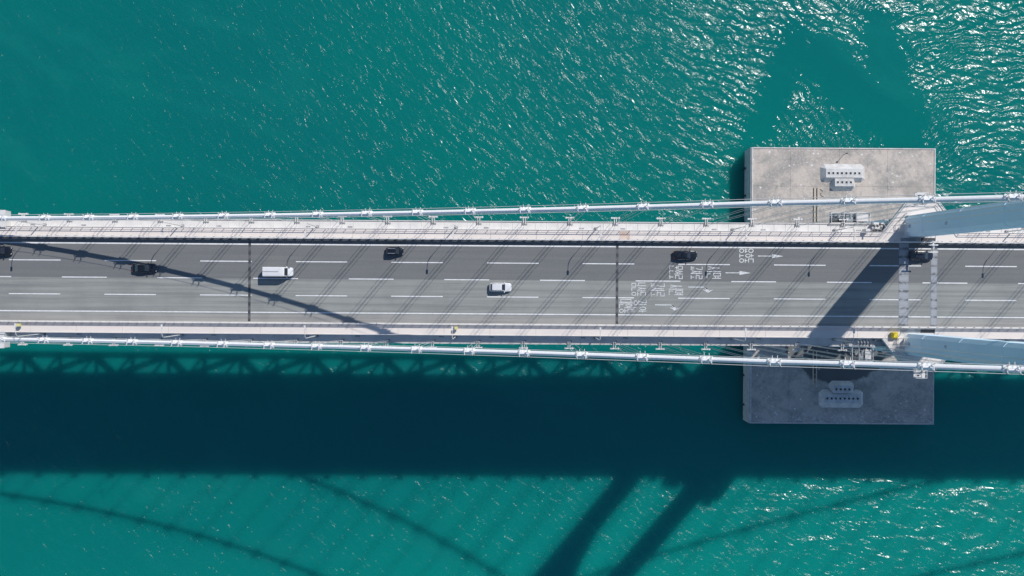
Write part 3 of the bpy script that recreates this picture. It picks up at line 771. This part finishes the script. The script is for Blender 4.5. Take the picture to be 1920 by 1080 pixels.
# ------------------------------------------------------------------ cars
def build_car(label, L, Wd, H, paint, kind, loc, edge_glint=None, cat='car'):
    o = thing('parked_car' if False else ('van' if kind == 'van' else 'car'), label, cat, loc)
    pm_ = M[paint]; hw = Wd / 2; hl = L / 2
    def ring(x, w_, z0, z1, crown=.04, sh=.10):
        return [(x, -w_ * .90, z0), (x, -w_, z0 + .18), (x, -w_, z1 - sh * 1.6), (x, -w_ * .95, z1 - sh * .5), (x, -w_ * .80, z1), (x, -w_ * .35, z1 + crown),
                (x, w_ * .35, z1 + crown), (x, w_ * .80, z1), (x, w_ * .95, z1 - sh * .5), (x, w_, z1 - sh * 1.6), (x, w_, z0 + .18), (x, w_ * .90, z0)]
    if kind == 'van':
        belt = 1.15; b = MB()
        st = [(-hl, hw * .95, .35, 2.50), (-hl + .1, hw, .3, H), (hl - 2.2, hw, .3, H), (hl - 1.75, hw * .985, .3, H - .06), (hl - 1.45, hw * .96, .3, H - .25), (hl - .95, hw * .95, .3, 1.62),
              (hl - .85, hw * .96, .3, 1.28), (hl - .35, hw * .93, .3, 1.12), (hl - .12, hw * .84, .32, .98), (hl, hw * .66, .4, .8)]
        b.loft([ring(*s_, .03, .12) for s_ in st]); b.build('body', pm_, o, smooth=False)
        g = MB(); x0, x1 = hl - 1.43, hl - .98; w0, w1 = hw * .74, hw * .80
        g.add([(x1, -w1, 1.76), (x1, w1, 1.76), (x0, w0, H - .20), (x0, -w0, H - .20), (x1 + .05, -w1, 1.70), (x1 + .05, w1, 1.70)], [(0, 1, 2, 3), (4, 5, 1, 0)])
        g.build('windscreen', M['glass'], o)
        gv = MB(); gv.box(-hl + .05, .35, -.07, .07, H + .031, H + .05); gv.build('roof_groove', M['grey'], o)
        for s_ in (-1, 1):
            MB().box(hl - 2.0, hl - 1.25, s_ * hw * .985, s_ * (hw * .985 + .02), 1.35, 1.95).build('side_window', M['glass'], o)
    else:
        belt = {'sedan': .96, 'suv': 1.08, 'hatch': 1.0}[kind] ; hood = belt - .06
        tail = belt if kind != 'sedan' else belt - .02
        b = MB()
        st = [(-hl, hw * .74, .38, tail - .30), (-hl + .06, hw * .84, .30, tail - .12), (-hl + .30, hw * .95, .25, tail), (-hl + .9, hw, .22, belt), (hl - 2.0, hw, .22, belt), (hl - 1.35, hw * .99, .22, hood),
              (hl - .6, hw * .95, .24, hood - .08), (hl - .25, hw * .87, .28, hood - .18), (hl - .08, hw * .74, .32, hood - .30), (hl, hw * .58, .40, hood - .42)]
        b.loft([ring(*s_) for s_ in st]); b.build('body', pm_, o, smooth=False)
        if kind == 'sedan': rb, rr, rf, wf = -hl + .75, -hl + 1.55, hl - 2.25, hl - 1.45
        elif kind == 'suv': rb, rr, rf, wf = -hl + .22, -hl + .62, hl - 2.05, hl - 1.30
        else: rb, rr, rf, wf = -hl + .16, -hl + .42, hl - 1.55, hl - .90
        wb, wt = hw * .90, hw * .72; zb, zt = belt - .02, H - .05
        cab = MB(); cab.loft([[(rb, -wb * .92, zb), (wf, -wb * .9, zb), (wf, wb * .9, zb), (rb, wb * .92, zb)], [(rr, -wt * .95, zt), (rf, -wt * .96, zt), (rf, wt * .96, zt), (rr, wt * .95, zt)]])
        cab.build('pillars', pm_, o)
        rf_ = MB()
        for_r = []
        for (x_, w_, z_) in ((rr - .05, wt * .86, zt - .01), (rr + .2, wt * .98, zt + .04), ((rr + rf) / 2, wt, zt + .055), (rf - .2, wt * .99, zt + .04), (rf + .05, wt * .9, zt - .01)):
            for_r.append([(x_, -w_, z_ - .05), (x_, w_, z_ - .05), (x_, w_ * .96, z_ - .005), (x_, w_ * .6, z_ + .03), (x_, -w_ * .6, z_ + .03), (x_, -w_ * .96, z_ - .005)])
        rf_.loft(for_r); rf_.build('roof', pm_, o)
        def pane(name, pts, off):
            P_ = [Vector(p) for p in pts]; c_ = sum(P_, Vector()) / 4
            P_ = [c_ + (p - c_) * .9 for p in P_]; nrm = (P_[1] - P_[0]).cross(P_[2] - P_[1]).normalized()
            if nrm.dot(Vector(off)) < 0: nrm = -nrm
            q = MB(); q.add([p + nrm * .015 for p in P_], [(0, 1, 2, 3)]); q.build(name, M['glass'], o)
        pane('windscreen', [(wf, -wb * .88, zb + .02), (wf, wb * .88, zb + .02), (rf, wt * .93, zt), (rf, -wt * .93, zt)], (1, 0, 1))
        pane('rear_window', [(rb, -wb * .88, zb + .04), (rb, wb * .88, zb + .04), (rr, wt * .93, zt), (rr, -wt * .93, zt)], (-1, 0, 1))
        for s_ in (-1, 1):
            xm = (rr + rf) / 2
            pane('side_window', [(xm + .03, s_ * wb * .91, zb + .03), (wf - .05, s_ * wb * .905, zb + .03), (rf, s_ * wt * .965, zt), (xm + .03, s_ * wt * .955, zt)], (0, s_, .3))
            pane('side_window', [(rb + .1, s_ * wb * .92, zb + .03), (xm - .03, s_ * wb * .91, zb + .03), (xm - .03, s_ * wt * .955, zt), (rr, s_ * wt * .95, zt)], (0, s_, .3))
            if edge_glint: MB().box(rr + .1, rf - .1, s_ * wt * .80 - .06, s_ * wt * .80 + .06, zt + .09, zt + .15).build('roof_edge_glint', M['chrome'], o)  # bright strips modelled in place of reflections along the roof edges
        MB().box(hl - .02, hl + .03, -.5, .5, .45, .55).build('grille', M['chrome'], o)
    zc = 1.0 if kind != 'van' else 1.25
    for s_ in (-1, 1):
        xm = (wf - .15) if kind != 'van' else hl - 1.2
        MB().box(xm - .1, xm + .08, s_ * (hw * .92), s_ * (hw + .17), zc, zc + .16).build('mirror', pm_, o)
        hz = (belt - .36) if kind != 'van' else .92
        hx = hl - .22
        MB().loft([[(hx - .2, s_ * hw * .62, hz + .12), (hx - .2, s_ * hw * .86, hz + .10), (hx - .2, s_ * hw * .88, hz - .08), (hx - .2, s_ * hw * .62, hz - .08)],
                   [(hx + .17, s_ * hw * .50, hz + .04), (hx + .12, s_ * hw * .74, hz + .03), (hx + .12, s_ * hw * .76, hz - .08), (hx + .17, s_ * hw * .5, hz - .08)]]).build('headlight', M['lamp'], o)
        MB().box(-hl - .01, -hl + .12, s_ * hw * .55, s_ * hw * .82, zc - .32, zc - .18).build('tail_light', M['red'], o)
        for xw in (-hl + .85, hl - .9):
            wh = link('wheel', None, o, (xw, s_ * (hw - .13), .34)); wh.empty_display_size = .2
            t_ = MB(); t_.tube([(0, -.12, 0), (0, .12, 0)], .34, 16); t_.build('tyre', M['tyre'], wh)
            t_ = MB(); t_.tube([(0, s_ * .10, 0), (0, s_ * .14, 0)], .21, 10); t_.build('rim', M['rim'], wh)
    return o
def at(px, py): x, y = W(px, py); return (x, y, ZD + .01)
build_car('black car half out of frame at the left edge of the photo', 5.0, 1.9, 1.55, 'car_black', 'suv', at(3.5, 470.5))
build_car('long black car beside the cable shadow in the second lane, left part of the bridge', 5.15, 1.92, 1.5, 'car_black', 'sedan', at(273, 502.5))
build_car('tall white panel van with a groove down its roof', 6.0, 1.98, 2.65, 'car_white', 'van', at(524.5, 509.8), cat='van')
build_car('short black car with two bright reflections along its roof edges in the top lane', 3.65, 1.72, 1.68, 'car_black', 'hatch', at(741, 471.2), edge_glint=True)
build_car('white car with black windscreen in the third lane', 4.6, 1.88, 1.6, 'car_white', 'suv', at(938.5, 538.6))
build_car('black car in the top lane between the short car and the tower', 4.95, 1.88, 1.48, 'car_black', 'sedan', at(1284, 478.5))
build_car('dark blue car in the shade at the foot of the tower', 5.0, 1.9, 1.55, 'car_navy', 'suv', at(1724.5, 479.5))

# ------------------------------------------------------------------ equipment near the tower
o = thing('signal_bracket', 'white cross-shaped bracket reaching from the barrier over the dark blue car', 'traffic signal', (85.9, 8.98, ZD))
MB().box(-1.0, 1.6, -.1, .1, 5.0, 5.15).build('beam', M['white'], o)
MB().box(-.1, .1, -.1, .1, 1.37, 5.0).build('post', M['white'], o)
MB().box(-.13, .13, -2.3, -.11, 5.0, 5.15).build('arm', M['white'], o)
for y_ in (-.75, -2.2): MB().box(-1.1, .9, y_ - .13, y_ + .13, 5.151, 5.3).build('cross_piece', M['white'], o)
MB().tube([(0, -.9, 5.3), (0, -1.3, 5.5), (0, -1.9, 5.3)], .09).build('cable_loop', M['white'], o)
o = thing('equipment_box', 'bright yellow box beside the south tower leg', 'box', (79.9, -10.45, ZD + .1))
MB().loft([[(-.55, -.6, 0), (.55, -.6, 0), (.55, .6, 0), (-.55, .6, 0)], [(-.58, -.64, .9), (.58, -.64, .9), (.58, .64, .9), (-.58, .64, .9)]]).build('bin', M['yellow'], o)
MB().loft([[(-.62, -.68, .905), (.62, -.68, .905), (.62, .68, .905), (-.62, .68, .905)], [(-.4, -.45, 1.2), (.4, -.45, 1.2), (.4, .45, 1.2), (-.4, .45, 1.2)]]).build('lid', M['yellow'], o)
for px, lab in ((856, 'small faded yellow box fixed behind the south barrier, middle of the bridge'), (40, 'small faded yellow box behind the south barrier at far left')):
    x, y = W(px, 615); o = thing('emergency_box', lab, 'box', (x, -9.55, ZD + .1))
    MB().box(-.35, .35, -.3, .3, .6, 1.3).build('case', M['paleyellow'], o); MB().box(-.28, .28, -.31, -.301, .7, 1.2).build('door', M['yellow'], o)
    MB().box(-.05, .05, -.05, .05, 0, .6).build('leg', M['grey'], o)

def gondola(label, x0, x1, y0, y1, z, sgn):
    o = thing('maintenance_cage', label, 'maintenance cage', ((x0 + x1) / 2, (y0 + y1) / 2, z))
    hx, hy = (x1 - x0) / 2, abs(y1 - y0) / 2
    MB().box(-hx, hx, -hy, hy, 0, .08).build('floor', M['grey'], o)
    for yy in (-hy, hy):
        for zz_ in (.6, 1.15): MB().box(-hx, hx, yy - .05, yy + .05, zz_, zz_ + .08).build('rail', M['white'], o)
    for xx in (-hx, -hx * .35, hx * .35, hx):
        MB().box(xx - .05, xx + .05, -hy, hy, 1.24, 1.32).build('rail', M['white'], o)
        for yy in (-hy, hy): MB().box(xx - .05, xx + .05, yy - .05, yy + .05, .08, 1.15).build('post', M['white'], o)
    random.seed(int(x0 * 7 + sgn))
    for i in range(7):
        xx = -hx + .4 + (2 * hx - .8) * i / 6
        MB().beam((xx, -hy * .8, .3), (xx + .35, hy * .7, .9), .12, .12).build('strut', M['white'] if i % 2 else M['dark'], o)
    MB().box(hx * .30, hx * .95, -hy * .7, hy * .7, .3, .95).build('cabinet', M['white'], o)
    MB().box(-hx * .95, -hx * .4, -hy * .75, 0, .2, .7).build('winch', M['dark'], o)
    MB().box(-hx * .2, hx * .15, -hy * .75, hy * .1, .2, .8).build('winch', M['grey'], o)
    for xx in (-hx * .6, 0.05): MB().tube([(xx, -hy * .1, .75), (xx, hy * .6, .75)], .22, 8).build('drum', M['grey'], o)
gondola('white railed maintenance cage hung outside the north ledge over the caisson', 67.2, 75.4, 13.1, 15.3, ZD - 2.4, 1)
gondola('white railed maintenance cage hung below the south cable beside the tower', 72.0, 76.4, -16.2, -13.2, ZD - 3.0, -1)
for x0_, x1_, sgn, lab in ((75.3, 79.6, 1, 'cluster of grey machinery on the north ledge just before the tower platform'),
                           (69.5, 78.5, -1, 'cluster of white machinery on the shaded south ledge before the tower')):
    o = thing('machinery', lab, 'machinery', ((x0_ + x1_) / 2, sgn * 12.0, ZD - 2.0)); random.seed(int(x1_))
    for i in range(9):
        xx = random.uniform(x0_, x1_) - (x0_ + x1_) / 2; yy = random.uniform(-.7, 1.1) * sgn; a = random.uniform(.2, .55); c = random.uniform(.1, .35)
        MB().box(xx - a, xx + a, yy - c, yy + c, 0, random.uniform(.4, 1.7)).build('case', M['white'] if i % 3 else M['grey'], o)
    for i in range(8):
        xx = -1.2 + i * .33
        MB().tube([(xx, sgn * .9, 1.2), (xx + .1, sgn * .2, 1.5), (xx, -sgn * .5, 1.0)], .07, 5).build('pipe', M['dark'] if i % 2 else M['white'], o)
# a hung tarpaulin/cabinet pair casting the brown blotch on the north walkway
o = thing('notice_cabinet', 'small white cabinet on the north ledge just west of the tower platform', 'cabinet', (74.0, 11.45, ZD - 2.0))
MB().box(-.45, .45, -.25, .25, 1.2, 3.4).build('case', M['white'], o); MB().box(-.05, .05, -.05, .05, 0, 1.2).build('leg', M['grey'], o)
MB().box(-.12, .12, -1.1, -.26, 3.1, 3.3).build('arm', M['white'], o)
# white blocks on both ledges at the left edge of the frame
for sgn, nm in ((1, 'north'), (-1, 'south')):
    o = thing('maintenance_platform', 'white box-like maintenance platform on the %s ledge at the left edge of the photo' % nm, 'platform', (-108.6, sgn * 12.6, ZD - 2.6))
    MB().box(-2.5, 2.5, -1.75, 1.75, .65, 2.9).build('housing', M['white'], o)
    MB().box(-2.6, 2.6, -1.85, 1.85, 2.91, 3.05).build('roof', M['white'], o)
    MB().box(-2.2, 2.2, sgn * 1.76, sgn * 1.84, 1.1, 2.3).build('hatch', M['grey'], o)
